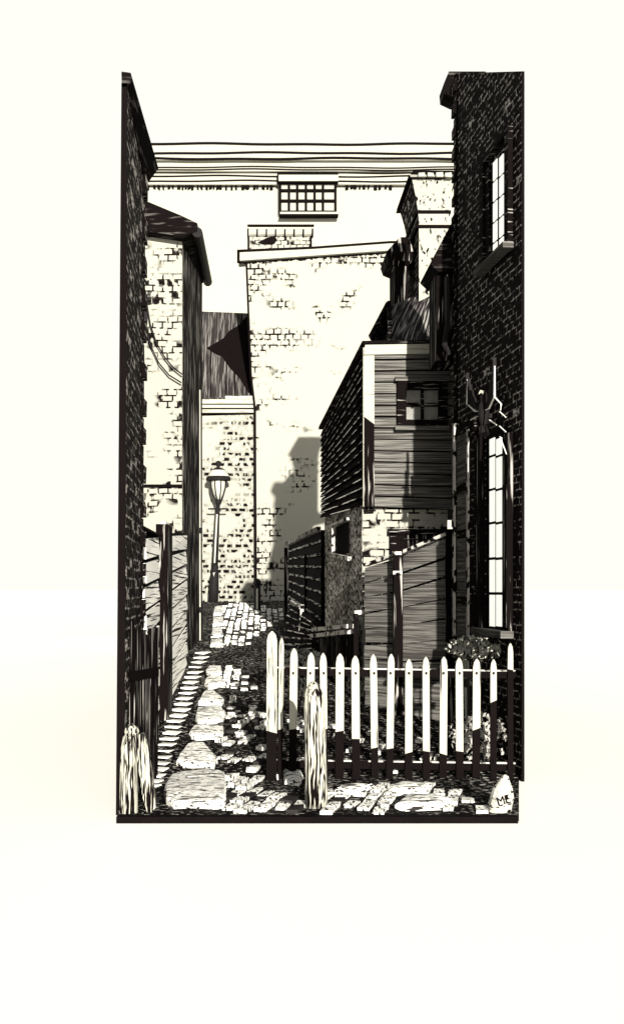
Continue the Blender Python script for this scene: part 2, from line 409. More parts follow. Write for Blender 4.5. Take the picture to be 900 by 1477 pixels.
# ------------------------------------------------------------------ tall limewashed wall building
D = 25.4
h = thing('limewashed_building', 'tall white limewashed brick building with flat coping closing off the alley', 'building', V(1, D, gz(D)))
MB().ext([G(369, D, -.2), G(590, D, -.2), P(590, 356, D), P(500, 364, D), P(355.5, 374, D), P(362, 540, D), P(368, 590, D)], (0, 3, 0)).build('wall', MT['brick_big'], h)
cp = MB().ext([P(344, 376, D-.14), P(562, 361, D-.14), P(590, 360, D-.14), P(590, 350, D-.14), P(562, 351, D-.14), P(452, 359, D-.14), P(344, 364, D-.14)], (0, .5, 0)).build('coping', MT['lime'], h)
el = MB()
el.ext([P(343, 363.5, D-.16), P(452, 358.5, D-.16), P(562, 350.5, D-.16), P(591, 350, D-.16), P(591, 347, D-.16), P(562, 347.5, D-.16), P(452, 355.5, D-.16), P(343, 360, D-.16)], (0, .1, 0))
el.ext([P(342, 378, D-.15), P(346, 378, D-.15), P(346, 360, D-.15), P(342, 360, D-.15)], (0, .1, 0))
for k in range(44):  # ragged dark strip paints the coping's shadow on the wall
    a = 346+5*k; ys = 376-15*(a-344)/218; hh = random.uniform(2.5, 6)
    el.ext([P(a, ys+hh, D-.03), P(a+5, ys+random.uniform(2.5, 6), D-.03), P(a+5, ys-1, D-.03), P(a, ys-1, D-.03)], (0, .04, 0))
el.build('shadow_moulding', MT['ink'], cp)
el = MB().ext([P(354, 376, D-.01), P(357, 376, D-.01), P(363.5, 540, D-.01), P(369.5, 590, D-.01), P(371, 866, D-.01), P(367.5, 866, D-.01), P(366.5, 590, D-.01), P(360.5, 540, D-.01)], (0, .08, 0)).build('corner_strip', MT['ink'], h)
ch = MB(); rect(ch, 359, 336, 449, 362, D, .8, -.25); cho = ch.build('chimney', MT['brick_gable'], h)
cc = MB()
for k in range(7):
    a = 358+13.2*k; c0, c1 = P(a, 331.5, D)+V(0, .25, 0), P(a+12.2, 330.5, D)+V(0, .25, 0)
    cc.tube([c0, c1], .085, 10)
cc.build('coping_tiles', MT['lime'], cho)
cc = MB()
for k in range(8):
    a = 356.5+13.4*k; c0, c1 = P(a, 331.3, D)+V(0, .25, 0), P(a+2.2, 331.3, D)+V(0, .25, 0)
    cc.tube([c0, c1], .105 if k in (0, 7) else .092, 10)
rect(cc, 357, 323.6, 453, 325.6, D, .1, -.2); rect(cc, 357, 336, 451, 338, D, .85, -.2); rect(cc, 357, 338, 360, 358, D, .1, -.22); rect(cc, 447, 338, 450, 358, D, .1, -.22)
cc.ext([P(a, b, D)+V(0, .22, 0) for a, b in ((372, 345), (380, 348), (396, 347), (400, 341), (396, 336), (386, 338))], (0, .05, 0))
cc.build('coping_bands', MT['ink'], cho)

# ------------------------------------------------------------------ slate roofed house beside it
D = 25.6
h = thing('low_brick_house', 'low pale brick house with dark boarded roof left of the tall white building', 'house', V(-.8, D, gz(D)))
MB().ext([G(288, D, -.2), G(372, D, -.2), P(372, 596, D), P(288, 598, D)], (0, 3.4, 0)).build('wall', MT['brick_house'], h)
MB().ext([P(285, 575, D), P(364, 572, D), P(361, 452, D+2.2), P(285, 449, D+2.2)], (0, .05, -.12)).build('roof', MT['slate'], h)
MB().ext([P(285, 600, D), P(366, 598, D), P(366, 577, D), P(325, 578, D), P(285, 580, D)], (0, .3, 0)).build('gable', MT['ink'], h)
mb = MB()
for (y0, y1, o_) in ((576, 582, .16), (584, 588, .12), (590.5, 595, .10)): rect(mb, 285, y0, 367, y1, D, .3, o_)
rect(mb, 325, 571, 364, 575.5, D, .2, .17)
mb.build('cornice', MT['trim'], h)
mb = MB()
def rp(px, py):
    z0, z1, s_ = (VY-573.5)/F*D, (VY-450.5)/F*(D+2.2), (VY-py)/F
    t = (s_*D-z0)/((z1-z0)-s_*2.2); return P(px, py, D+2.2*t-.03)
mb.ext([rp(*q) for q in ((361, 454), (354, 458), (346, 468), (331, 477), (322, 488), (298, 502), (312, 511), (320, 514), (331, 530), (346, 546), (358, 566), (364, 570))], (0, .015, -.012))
mb.build('soot_patch', MT['tar'], h)  # black sheet in the shape of a shadow across the roof
mb = MB()
for x in (303, 326, 338): mb.ext([P(x, 572, D)-V(0, .03, -.02), P(x+1.6, 572, D)-V(0, .03, -.02), P(x+1.6, 470, D+1.9)-V(0, .03, -.02), P(x, 470, D+1.9)-V(0, .03, -.02)], (0, .02, -.02))
mb.build('roof_seam', MT['ink'], h)

# ------------------------------------------------------------------ left gable house
D = 16.3
h = thing('gable_house', 'white limewashed gable house with black eaves behind the left plank fence', 'house', V(-1.5, D, gz(D)))
MB().ext([G(190, D, -.2), G(263, D, -.2), P(263, 338, D), P(190, 318, D)], (0, .2, 0)).build('wall', MT['brick_gable'], h)
def fp(pts, z0, z1): return [[V(x, y, z0) for x, y in pts], [V(x, y, z1) for x, y in pts]]
q = [G(192, D), G(263.5, D), G(292, 18.5), G(222, 18.5)]
MB().loft(fp([(q[0].x, D+.2), (q[1].x, D+.2), (q[2].x, 18.5), (q[3].x, 18.5)], .3, 6.9)).build('side_wall', MT['wood_dark_up'], h)
rf = MB().ext([P(190, 281, D-.25), P(262, 311, D-.25), P(285, 322, D-.25), P(286, 334, D-.25), P(263, 341, D-.25), P(190, 330, D-.25)], (.02, 2.6, 0)).build('roof', MT['dark_roof'], h)
a, b = P(285, 335, D-.25), P(285, 335, D-.25)+V(.02, 2.6, 0)
MB().tube([a, b], .075, 10).build('gutter', MT['iron'], h)
mb = MB().ext([P(190, 703, D)-V(0, .04, 0), P(263, 703, D)-V(0, .04, 0), P(263, 699, D)-V(0, .04, 0), P(190, 699, D)-V(0, .04, 0)], (0, .06, 0)); mb.build('string_course', MT['ink'], h)
dp = MB(); bx_, by_ = q[2].x+.02, 18.2
dp.tube([V(bx_-.055, by_, gz(18)+.02), V(bx_-.06, by_, 4.9)], .030, 8)
dpo = dp.build('drainpipe', MT['petal'], h)
for z in (1.25, 2.55): MB().tube([V(bx_-.055, by_, z), V(bx_-.055, by_, z+.09)], .055, 8).build('collar', MT['iron'], dpo)

# ------------------------------------------------------------------ left tall dark house
h = thing('tall_dark_house', 'tall narrow dark brick house with projecting eave at the left edge', 'house', V(-1.0, 8.6, .04))
A, B_ = 8.0, 9.6
f0, f1, b1, b0 = P(168, 0, A), P(180, 0, A), P(206, 0, B_), P(178, 0, B_)
def lean(px0, px1, d, z0, z1): return V((px0-VX)/F*d, d, z0), V((px1-VX)/F*d, d, z1)
lo = []; hi = []
for (pb, pt, d) in ((167.5, 175.5, A), (180, 184, A), (203, 208, B_), (176, 182, B_)):
    a, b = lean(pb, pt, d, -.02, 5.28); lo.append(a); hi.append(b)
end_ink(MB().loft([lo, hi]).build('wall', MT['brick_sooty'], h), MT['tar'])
def block(pts, zb, zt):
    return MB().loft([[V((px-VX)/F*d, d, zb) for px, d in pts], [V((px-VX)/F*d, d, z) for (px, d), z in zip(pts, zt)]])
block(((179, 9.62), (204, 9.62), (199, 9.7), (201, 15.8), (178, 15.8)), -.02, [5.25]*5).build('rear_wall', MT['brick_sooty'], h)
block(((181, 9.68), (204, 9.68), (203, 15.85), (177, 15.85)), 5.26, [5.36]*4).build('rear_roof', MT['dark_roof'], h)
qn = MB(); z = .3; k = 0
while z < 5.1:
    hh = random.uniform(.1, .2); wd = .035 if k % 2 else .012
    t = z/5.28; c = lerp(lo[2], hi[2], t)
    qn.box((c.x+wd/2-.03, B_-.08, z+hh/2), (wd+.06, .2, hh-.012), 0, .004); z += hh; k += 1
end_ink(qn.build('quoins', MT['brick_sooty'], h), MT['tar'])
r0 = [P(175.5, 103, A), P(189, 105, A), P(191, 116, A), P(184, 125, A), P(176, 125, A)]
r1 = [P(186, 226, B_+.05), P(226, 232, B_+.05), P(229, 243, B_+.05), P(211, 268, B_+.05), P(186, 268, B_+.05)]
MB().loft([r0, r1]).build('roof', MT['dark_roof'], h)
# cable between the dark house and the gable house
DC = 16.2
c = thing('overhead_cable', 'pair of slack black cables drooping from a bracket across the white gable', 'cable', P(208, 450, DC))
for pts in (((206, 440), (210, 470), (217, 497), (229, 523), (244, 541), (262, 552)), ((212, 438), (217, 468), (226, 495), (237, 514), (249, 529), (263, 540))):
    MB().tube([P(x, y, DC) for x, y in pts], .0115, 6).build('wire', MT['iron'], c)
mb = MB(); mb.box(P(208, 448, DC), (.10, .08, .32)); mb.box(P(212, 432, DC), (.13, .1, .05)); mb.build('bracket', MT['iron'], c)

# ------------------------------------------------------------------ left plank fence
h = thing('plank_fence', 'pale plank fence with black post climbing the left side of the alley', 'fence', V(-1.1, 12, gz(12)))
def ft(d): return 2.12+.05*(d-9.57)
X = -1.1
for (d0, d1) in ((10.12, 11.5), (12.5, 15.6)):
    boards(V(X, d0, gz(d0)-.05), V(X, d1, gz(d1)-.05), V(X, d1, ft(d1)), V(X, d0, ft(d0)), 9, .02, (1, 0, 0), .024, .012).build('panel', MT['wood_pale'], h)
    MB().ext([V(X-.04, d0, gz(d0)-.05), V(X-.04, d1, gz(d1)-.05), V(X-.04, d1, ft(d1)), V(X-.04, d0, ft(d0))], (.03, 0, 0)).build('backing', MT['ink'], h)
MB().box((X+.03, 12.0, 1.22), (.13, .55, 2.2)).build('post', MT['wood_dark_up'], h)
mb = MB(); mb.box((X+.03, 11.95, 2.335), (.06, .1, .05)); mb.build('post_cap', MT['wood_edge'], h)
mb = MB(); mb.box((X+.01, 10.6, ft(10.6)+.012), (.06, 2.0, .02)); mb.build('rail', MT['ink'], h)

h = thing('low_board_fence', 'low black upright board fence at front left beneath the pale planks', 'fence', V(-.98, 8.8, .04))
a0, a1 = (169, 8.1), (225, 9.45)
uprights(G(*a0), G(*a1), P(225, 912, 9.45), P(169, 902, 8.1), 9, .03, (.9, -.4, 0), .12, .006, .05).build('boards', MT['wood_dark_up'], h)
MB().ext([P(173, 985, 8.12)-V(.02, 0, 0), P(225, 975, 9.43)-V(.02, 0, 0), P(225, 962, 9.43)-V(.02, 0, 0), P(173, 970, 8.12)-V(.02, 0, 0)], (.05, -.02, 0)).build('rail', MT['ink'], h)
MB().loft([[P(219, 1068, 9.4), P(227, 1068, 9.4), P(227, 1068, 9.4)+V(0, .08, 0), P(219, 1068, 9.4)+V(0, .08, 0)], [P(218, 905, 9.4), P(226, 905, 9.4), P(226, 905, 9.4)+V(0, .08, 0), P(218, 905, 9.4)+V(0, .08, 0)]]).build('post', MT['wood_edge'], h)

# ------------------------------------------------------------------ dark shed fence, mid distance
h = thing('tarred_fence', 'black tarred horizontal board fence beside the stuccoed wall deep in the alley', 'fence', G(440, 18.5))
p0, p1 = 418, 466; d0, d1 = 21.0, 15.6
boards(G(p0, d0, -.1), G(p1, d1, -.1), P(p1, 764, d1), P(p0, 786, d0), 11, .02, (-.9, -.1, 0), .006, .006, .015, None, .24).build('boards', [MT['tar'], MT['pale_edge']], h)
MB().ext([G(p0, d0, -.1), G(p1, d1, -.1), P(p1, 766, d1), P(p0, 788, d0)], (.03, 0, 0)).build('backing', MT['ink'], h)
mb = MB(); mb.bar(P(p0, 785, d0)-V(.06, 0, 0), P(p1, 763, d1)-V(.06, 0, 0), .06, .07); mb.build('rail', MT['wood_edge'], h)
for px, py, d in ((416, 790, 21), (446, 800, 17.7)):
    MB().ext([G(px, d, -.1)-V(.08, .05, 0), G(px+5, d, -.1)-V(.08, .05, 0), P(px+5, py, d)-V(.08, .05, 0), P(px, py, d)-V(.08, .05, 0)], (0, .1, 0)).build('post', MT['wood_dark_up'], h)
h = thing('leaning_gate', 'low black slatted gate leaning against the tarred board fence', 'gate', G(424, 17.5))
boards(P(408, 940, 17.5), P(452, 935, 15.2), P(452, 892, 15.2), P(420, 868, 17.5), 7, .03, (-.6, -.8, 0), .03, .01, .02, None, .25).build('slats', [MT['tar'], MT['pale_edge']], h)
mb = MB(); mb.bar(P(420, 868, 17.4), P(434, 878, 16.6), .05, .05); mb.build('rail', MT['wood_edge'], h)
mb = MB(); mb.bar(P(432, 935, 16.2), P(436, 872, 16.2), .05, .05); mb.build('stile', MT['wood_edge'], h)

# ------------------------------------------------------------------ clapboard house
h = thing('clapboard_house', 'dark weathered clapboard house on white rubble base right of the alley', 'house', V(1.6, 13.5, gz(13)))
D = 13.0
Ab, At = P(527, 731, D), P(527, 502, D)
Rb, Rt = P(656, 735, D), P(656, 500, D)
D2 = 15.02
Bb, Bt = P(465, 747, D2), P(465, 622, D2)
ins = .03
MB().loft([[Ab+V(ins, ins, 0), Rb+V(0, ins, 0), V(2.6, D2, Rb.z), Bb+V(ins, 0, 0)], [At+V(ins, ins, -.03), Rt+V(0, ins, -.03), V(2.6, D2, Bt.z), Bt+V(ins, 0, -.03)]]).build('wall', MT['ink'], h)
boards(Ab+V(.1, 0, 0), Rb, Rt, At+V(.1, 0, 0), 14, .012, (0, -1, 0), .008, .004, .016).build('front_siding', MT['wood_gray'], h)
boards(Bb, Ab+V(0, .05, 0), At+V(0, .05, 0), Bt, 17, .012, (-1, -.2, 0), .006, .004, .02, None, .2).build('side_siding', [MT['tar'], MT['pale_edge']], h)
mb = MB(); cm = lerp(Ab, At, .55); mb.ext([cm+V(-.02, -.035, .03), cm+V(.10, -.035, -.06), At+V(.10, -.035, 0), At+V(-.02, -.035, 0)], (0, .03, 0)); mb.ext([Ab+V(-.03, -.03, 0), At+V(-.03, -.03, 0), At+V(-.03, .06, 0), Ab+V(-.03, .06, 0)], (.02, 0, 0))
mb.build('corner_board', MT['trim'], h)
MB().ext([Ab+V(-.02, -.035, 0), Ab+V(.10, -.035, 0), cm+V(.10, -.035, -.062), cm+V(-.02, -.035, .028)], (0, .03, 0)).build('bare_corner_board', MT['wood_dark_up'], h)  # lower half darkened to paint the shade on the corner
mb = MB(); mb.ext([P(524, 513, D)-V(0, .06, 0), P(654, 511, D)-V(0, .06, 0), P(654, 497, D)-V(0, .06, 0), P(526, 499, D)-V(0, .06, 0)], (0, .05, 0)); mb.build('fascia', MT['trim'], h)
MB().ext([P(524, 498, D)-V(.02, .08, 0), P(656, 496, D)-V(0, .08, 0), V(2.6, D2+.05, Bt.z+.03), Bt+V(-.05, .05, .03)], (0, 0, .035)).build('roof', MT['dark_roof'], h)
# white weathered boards next to the corner
def window(par, x0, y0, x1, y1, d, cols, rows, fr, pane_mat, frame_mat, out=.06):
    f = MB(); 
    rect(f, x0, y0, x0+fr, y1, d, out, out); rect(f, x1-fr, y0, x1, y1, d, out, out)
    rect(f, x0+fr, y0, x1-fr, y0+fr, d, out, out); rect(f, x0+fr, y1-fr, x1-fr, y1, d, out, out)
    xi0, xi1, yi0, yi1 = x0+fr, x1-fr, y0+fr, y1-fr
    for k in range(1, cols):
        x = xi0+(xi1-xi0)*k/cols; rect(f, x-2.2, yi0, x+2.2, yi1, d, out*.8, out*.85)
    for k in range(1, rows):
        y = yi0+(yi1-yi0)*k/rows; rect(f, xi0, y-2.6, xi1, y+2.6, d, out*.7, out*.8)
    fo = f.build('window', frame_mat, par)
    p = MB(); rect(p, xi0, yi0, xi1, yi1, d, .01, out*.4); p.build('pane', pane_mat, fo)
    return fo
wf = window(h, 573, 549, 645, 618, D-.02, 2, 2, 13, MT['curtain'], MT['wood_dark'], .07)
mb = MB(); rect(mb, 570, 543, 648, 549, D-.02, .09, .09); mb.build('lintel', MT['wood_gray'], wf)
mb = MB(); rect(mb, 570, 614, 648, 620, D-.02, .1, .1); mb.build('sill', MT['wood_gray'], wf)
# rubble base and stuccoed side
MB().ext([G(522.5, D+.06, -.1), G(645, D+.06, -.1), P(645, 735, D+.06), P(522.5, 735, D+.06)], (0, .25, 0)).build('base_wall', MT['rubble'], h)
sb = MB(); sb.ext([G(469, D2, -.1), G(522, D+.06, -.1), P(522, 729, D+.06), P(468, 746, D2)], (.3, .05, 0)); sb.build('stucco_wall', MT['stucco'], h)
dr = MB(); rect(dr, 570, 765, 648, 1000, D+.05, .05, .05); dro = dr.build('door', MT['wood_dark_up'], h)
dr = MB(); rect(dr, 560, 763, 652, 771, D+.05, .08, .08); rect(dr, 563, 768, 571, 1000, D+.05, .08, .08); rect(dr, 578, 777, 640, 779, D+.05, .03, .07); dr.build('door_frame', MT['wood_dark'], dro)
def sp(px, py, out=0.0):     # a point on the stuccoed side wall
    t = (px-522)/(468-522); d_ = lerp(D+.06, D2, t); return P(px, py, d_)+V(-out, -out*.3, 0)
sw = MB(); sw.ext([sp(488, 803, .03), sp(506, 797, .03), sp(506, 752, .03), sp(488, 760, .03)], (.02, 0, 0)); swo = sw.build('side_window', MT['ink'], h)
sw = MB(); sw.bar(sp(484, 800, .06), sp(511, 806, .06), .05, .05); sw.bar(sp(484, 758, .05), sp(508, 748, .05), .04, .04); sw.bar(sp(486, 803, .05), sp(486, 757, .05), .04, .04); sw.build('frame', MT['wood_edge'], swo)
lg = MB(); lg.bar(sp(468, 908, .12), sp(521, 903, .12), .12, .05); lg.bar(sp(468, 917, .14), sp(525, 911, .14), .12, .05); lg.build('ledge', MT['wood_edge'], h)
uprights(sp(468, 975, .06), sp(525, 985, .06), sp(525, 913, .06), sp(468, 919, .06), 12, .03, (-1, -.4, 0), .15).build('skirting_boards', MT['wood_dark_up'], h)

# rear roof with chimneys
h = thing('rear_house', 'gray shingled roof with gable and two dark chimneys rising behind the clapboard house', 'house', V(1.9, 14.6, gz(14.6)))
E0, E1 = P(565, 500, 13.7), P(656, 500, 13.6)
Q0, Q1 = P(563, 441, 14.9), P(656, 404, 14.7)
K0, K1 = P(537, 488, 15.3), P(656, 470, 15.6)
MB().loft([[E0, E1, E1+V(0, .02, -.08), E0+V(0, .02, -.08)], [Q0, Q1, Q1+V(0, .02, -.08), Q0+V(0, .02, -.08)]]).build('roof', MT['slate_pale'], h)
MB().loft([[K0, K1, K1-V(0, 0, .08), K0-V(0, 0, .08)], [Q0, Q1, Q1-V(0, 0, .08), Q0-V(0, 0, .08)]]).build('rear_roof', MT['dark_roof'], h)
low = lambda p, z: V(p.x, p.y, z)
MB().ext([low(E0, 4.3)+V(.04, 0, 0), E0+V(.04, 0, -.06), Q0+V(.04, 0, -.06), K0+V(.1, 0, -.06), low(K0, 4.3)+V(.1, 0, 0)], (.1, 0, 0)).build('gable', MT['wood_dark'], h)
bg_ = MB(); bg_.bar(E0+V(-.02, 0, 0), Q0+V(-.02, 0, .02), .05, .1); bg_.bar(Q0+V(-.02, 0, .02), K0+V(-.02, 0, 0), .05, .1); bg_.build('bargeboard', MT['wood_dark'], h)
# great stack
Df = 14.6
def ring(px0, px1, py, d0, d1, grow=0.0):
    a, b = P(px0, py, d0), P(px1, py, d0); return [V(a.x-grow, d0-grow, a.z), V(b.x+grow, d0-grow, a.z), V(b.x+grow, d1+grow, a.z), V(a.x-grow, d1+grow, a.z)]
d1 = 15.75
st = MB(); st.loft([ring(604, 647, 440, Df, d1), ring(604, 647, 318, Df, d1), ring(602, 647, 300, Df, d1), ring(601, 647, 283, Df, d1, .02), ring(600, 647, 262, Df, d1, .06), ring(599, 647, 256, Df, d1, .10)])
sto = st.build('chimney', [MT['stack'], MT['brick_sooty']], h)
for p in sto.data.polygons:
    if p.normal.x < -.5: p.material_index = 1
mb = MB()
for py in (305, 326): mb.loft([ring(602.5, 647, py+3, Df, d1, .025), ring(602.5, 647, py-1, Df, d1, .025)])
mb.build('band', MT['ink'], sto)
mb = MB()
for k in range(4):
    for r_ in range(2):
        a = 606+12.5*k+5*r_
        p = P(a, 258-9*r_, Df)+V(0, -.05+.25*r_, 0); mb.box(p, (.085, .2, .055), 0, .006)
mb.build('cap_brick', MT['lime'], sto)
mb = MB(); mb.loft([ring(599, 647, 261, Df, d1, .11), ring(600, 647, 248, Df+.15, d1, .05)]); mb.build('cap', MT['ink'], sto)
st = MB(); st.loft([ring(569, 588, 450, 15.0, 15.6), ring(569, 588, 384, 15.0, 15.6), ring(566, 588, 378, 15.0, 15.6, .06), ring(567, 588, 366, 15.0, 15.6, .10), ring(576, 588, 342, 15.1, 15.5, .0)]); st.build('small_chimney', MT['wood_dark_up'], h)

# ------------------------------------------------------------------ right tall dark house
h = thing('corner_brick_house', 'tall dark brick house with shuttered sash windows at the right edge', 'house', V(2.2, 10, .04))
def wd_(px): return 3.1155/((px-VX)/F+.0990)
def W(px, py, out=0.0):
    p = P(px, py, wd_(px)); return p+V(-out*.995, -out*.0986, 0)
n_, f_ = 9.4, 11.5
lo = []; hi = []
for (pb, pt, d, z) in ((741, 751.5, n_, 6.02), (656, 657.5, f_, 6.98), (700, 705, f_, 6.98), (756, 756, n_, 6.02)):
    a, b = lean(pb, pt, d, -.02, z); lo.append(a); hi.append(b)
lo[0], hi[0] = V(2.185, 9.4, -.02), V(2.185, 9.4, 6.02)
lo[1], hi[1] = V(1.977, 11.5, -.02), V(1.977, 11.5, 6.98)
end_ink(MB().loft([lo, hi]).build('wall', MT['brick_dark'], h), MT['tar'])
block(((662, 11.52), (748, 11.52), (748, 15.8), (668, 15.8)), -.02, [5.2, 5.2, 4.2, 4.2]).build('rear_wall', MT['brick_dark'], h)
MB().loft([[V((663-VX)/F*11.53, 11.53, 5.20), V((749-VX)/F*11.53, 11.53, 5.20), V((749-VX)/F*15.95, 15.95, 4.16), V((667-VX)/F*15.95, 15.95, 4.16)], [V((663-VX)/F*11.53, 11.53, 5.27), V((749-VX)/F*11.53, 11.53, 5.27), V((749-VX)/F*15.95, 15.95, 4.23), V((667-VX)/F*15.95, 15.95, 4.23)]]).build('rear_roof', MT['dark_roof'], h)
qn = MB(); z = 1.0; k = 0
while z < 6.75:
    hh = random.uniform(.075, .16); wd = .022 if k % 2 else .0
    qn.box((1.977-wd/2+.04, 11.45, z+hh/2), (wd+.09, .14, hh-.012), 0, .004); z += hh; k += 1
end_ink(qn.build('quoins', MT['brick_dark'], h), MT['tar'])
MB().loft([[P(656, 140, f_+.01), P(700, 140, f_+.01), P(700, 140, f_+.01)+V(0, .3, 0), P(656, 140, f_+.01)+V(0, .3, 0)], [P(641, 133, f_+.01), P(700, 133, f_+.01), P(700, 133, f_+.01)+V(0, .3, 0), P(641, 133, f_+.01)+V(0, .3, 0)], [P(640, 120, f_+.01), P(700, 120, f_+.01), P(700, 120, f_+.01)+V(0, .3, 0), P(640, 120, f_+.01)+V(0, .3, 0)], [P(647, 103, f_+.01), P(700, 103, f_+.01), P(700, 103, f_+.01)+V(0, .3, 0), P(647, 103, f_+.01)+V(0, .3, 0)]]).build('eave', MT['dark_roof'], h)
# the lower wing beyond, with its own eave
MB().ext([P(629, 520, 11.7), P(662, 520, 11.7), P(662, 372, 11.7), P(629, 380, 11.7)], (0, .5, 0)).build('wing_wall', MT['wood_dark_up'], h)
MB().ext([P(620, 380, 11.62), P(632, 392, 11.62), P(662, 392, 11.62), P(664, 300, 11.62), P(656, 312, 11.62)], (0, .75, 0)).build('wing_roof', MT['dark_roof'], h)
mb = MB(); mb.tube([P(645, 400, 11.5), P(645, 470, 11.5), P(641, 498, 11.5), P(648, 512, 11.5)], .03, 8); mb.build('downpipe', MT['iron'], h)
def wquad(mb, x0, y0, x1, y1, th, out, ref=None):
    """rectangle on the alley wall; y0,y1 are the picture heights at x0, carried level along the wall"""
    rx = ref or x0; za, zb = P(rx, y0, wd_(rx)).z, P(rx, y1, wd_(rx)).z
    a, b = W(x0, 0, out), W(x1, 0, out)
    return mb.ext([V(a.x, a.y, zb), V(b.x, b.y, zb), V(b.x, b.y, za), V(a.x, a.y, za)], (th*.995, th*.0986, 0))
def sash(x0, y0, x1, y1, rows, xs, bars, name='window'):
    f = MB(); wquad(f, x0, y0, xs[0], y1, .06, .06); wquad(f, xs[-1], y0, x1, y1, .06, .06) if True else None
    return f
# upper window
f = MB(); zt, zb = 242, 392
wquad(f, 698, zt, 703, zb, .05, .05); wquad(f, 705, zt+2, 709, zb-3, .03, .03); wquad(f, 735, 242, 740, 392, .05, .05, 698)
wquad(f, 698, zt-6, 740, zt, .05, .05); wf = f.build('upper_window', MT['wood_dark'], h)
f = MB(); wquad(f, 697, 391, 741, 399, .1, .1); f.build('sill', MT['wood_gray'], wf)
for (xa, xb) in ((713.5, 719), (722.5, 728)):
    for k in range(5):
        g0 = 236+k*29.5; f = MB(); wquad(f, xa, g0-(xa-713)*.8, xb, g0+26-(xa-713)*.8, .01, .02); f.build('pane', MT['lit'], wf)
f = MB(); wquad(f, 709, 240, 735, 390, .01, .008); f.build('sash', MT['ink'], wf)
# tall lower window with shutters
f = MB(); wquad(f, 693, 632, 699, 908, .05, .05); wquad(f, 733, 627, 740, 912, .05, .05)
wf = f.build('lower_window', MT['wood_dark_up'], h)
f = MB(); wquad(f, 696, 905, 741, 915, .12, .12); f.build('sill', MT['wood_gray'], wf)
ys = [632, 659, 707, 755, 806, 856, 905]
for (xa, xb) in ((708.5, 715.5), (718, 725.5)):
    for a, b in zip(ys, ys[1:]):
        f = MB(); wquad(f, xa, a+2, xb, b-2, .01, .02); f.build('pane', MT['lit'], wf)
f = MB(); wquad(f, 702, 628, 732, 908, .01, .008); f.build('sash', MT['ink'], wf)
f = MB(); wquad(f, 663, 618, 691, 932, .04, .05); sho = f.build('shutter', MT['wood_dark'], h)
f = MB()
for (a, b) in ((630, 700), (712, 765), (778, 860), (872, 922)): wquad(f, 668, a, 680, b, .01, .064)
f.build('shutter_panel', MT['wood_gray'], sho)
f = MB(); wquad(f, 662, 612, 664, 935, .05, .07); wquad(f, 682, 620, 684, 930, .03, .068); f.build('shutter_edge', MT['wood_edge'], sho)
f = MB(); wquad(f, 735, 700, 741, 905, .04, .07); f.build('shutter', MT['wood_dark_up'], h)

# carved eagle over the tall window
eg = thing('carved_eagle', 'carved black eagle with raised pale edged wings above the tall lower window', 'ornament', W(711, 600, .08))
c0 = W(711, 596, .09)
MB().lathe(c0+V(0, 0, -.14), [(.012, 0), (.035, .04), (.055, .12), (.05, .2), (.03, .25), (.034, .29), (.028, .33), (.008, .35)], 12).build('body', MT['iron'], eg, True)
mb = MB(); mb.tube([c0+V(-.012, -.04, .18), c0+V(-.04, -.05, .19), c0+V(-.055, -.05, .165)], [.02, .013, .004], 6); mb.build('beak', MT['trim'], eg)
def wing(tip, shoulder, drop):
    mb = MB()
    for k in range(6):
        t = k/5; a = lerp(shoulder, lerp(tip, shoulder, .1), 1-t*.2); root = lerp(shoulder, c0+V(0, 0, .0), t*.7)
        end = lerp(tip, shoulder+(c0-shoulder)*.5+V(0, 0, drop), t)
        mb.bar(root, end, .03, .014)
    w1 = mb.build('wing', MT['iron'], eg)
    e1 = MB(); e1.tube([tip, shoulder], [.007, .012], 6); e1.tube([shoulder, lerp(shoulder, c0, .5)+V(0, 0, -.03), c0+V(0, 0, .02)], [.010, .007, .004], 6); e1.build('leading_edge', MT['edge_white'], w1)
wing(W(687, 538, .09), W(686, 582, .09), .05)
wing(W(727, 516, .09), W(727, 573, .09), .05)
MB().tube([W(727, 573, .09), W(737, 583, .09), W(736, 592, .09)], [.008, .006, .003], 6).build('feather', MT['edge_white'], eg)
for a, b in (((718, 606), (728, 613)), ((733, 594), (742, 602)), ((733, 615), (742, 623)), ((690, 606), (704, 599)), ((733, 630), (743, 655))): MB().tube([W(*a, .08), W(*b, .08)], [.006, .004], 5).build('feather', MT['edge_white'], eg)
mb = MB(); mb.bar(W(711, 600, .09), W(711, 600, -.02), .04, .04); mb.build('mount', MT['iron'], eg)
mb = MB(); mb.tube([c0+V(0, 0, -.12), c0+V(.0, -.03, -.2)], [.03, .05], 8); mb.build('tail', MT['iron'], eg)

# ------------------------------------------------------------------ mid plank fence of the yard
h = thing('yard_fence', 'gray plank fence with sloping top between the clapboard and brick houses', 'fence', G(580, 12))
def plank(p0, y0, d0, p1, y1, d1, n):
    boards(G(p0, d0), G(p1, d1), P(p1, y1, d1), P(p0, y0, d0), n, .02, (-.2, -1, 0), .010, .012, .012).build('panel', MT['wood_gray'], h)
    mb = MB(); mb.bar(P(p0, y0-2, d0)-V(0, .03, 0), P(p1, y1-2, d1)-V(0, .03, 0), .07, .035); mb.build('rail', MT['wood_edge'], h)
plank(526, 817, 12.6, 570, 803, 12.25, 9)
plank(580, 799, 12.1, 643, 773, 11.7, 9)
MB().ext([G(568, 12.0), G(581, 12.0), P(581, 793, 12.0), P(568, 795, 12.0)], (0, .12, 0)).build('post', MT['wood_dark_up'], h)
MB().ext([G(643, 11.65), G(660, 11.65), P(660, 762, 11.65), P(643, 764, 11.65)], (0, .1, 0)).build('post', MT['wood_dark_up'], h)
for px, py in ((572, 798), (573, 826)): MB().box(P(px, py, 11.97), (.1, .05, .037)).build('hinge', MT['wood_edge'], h)

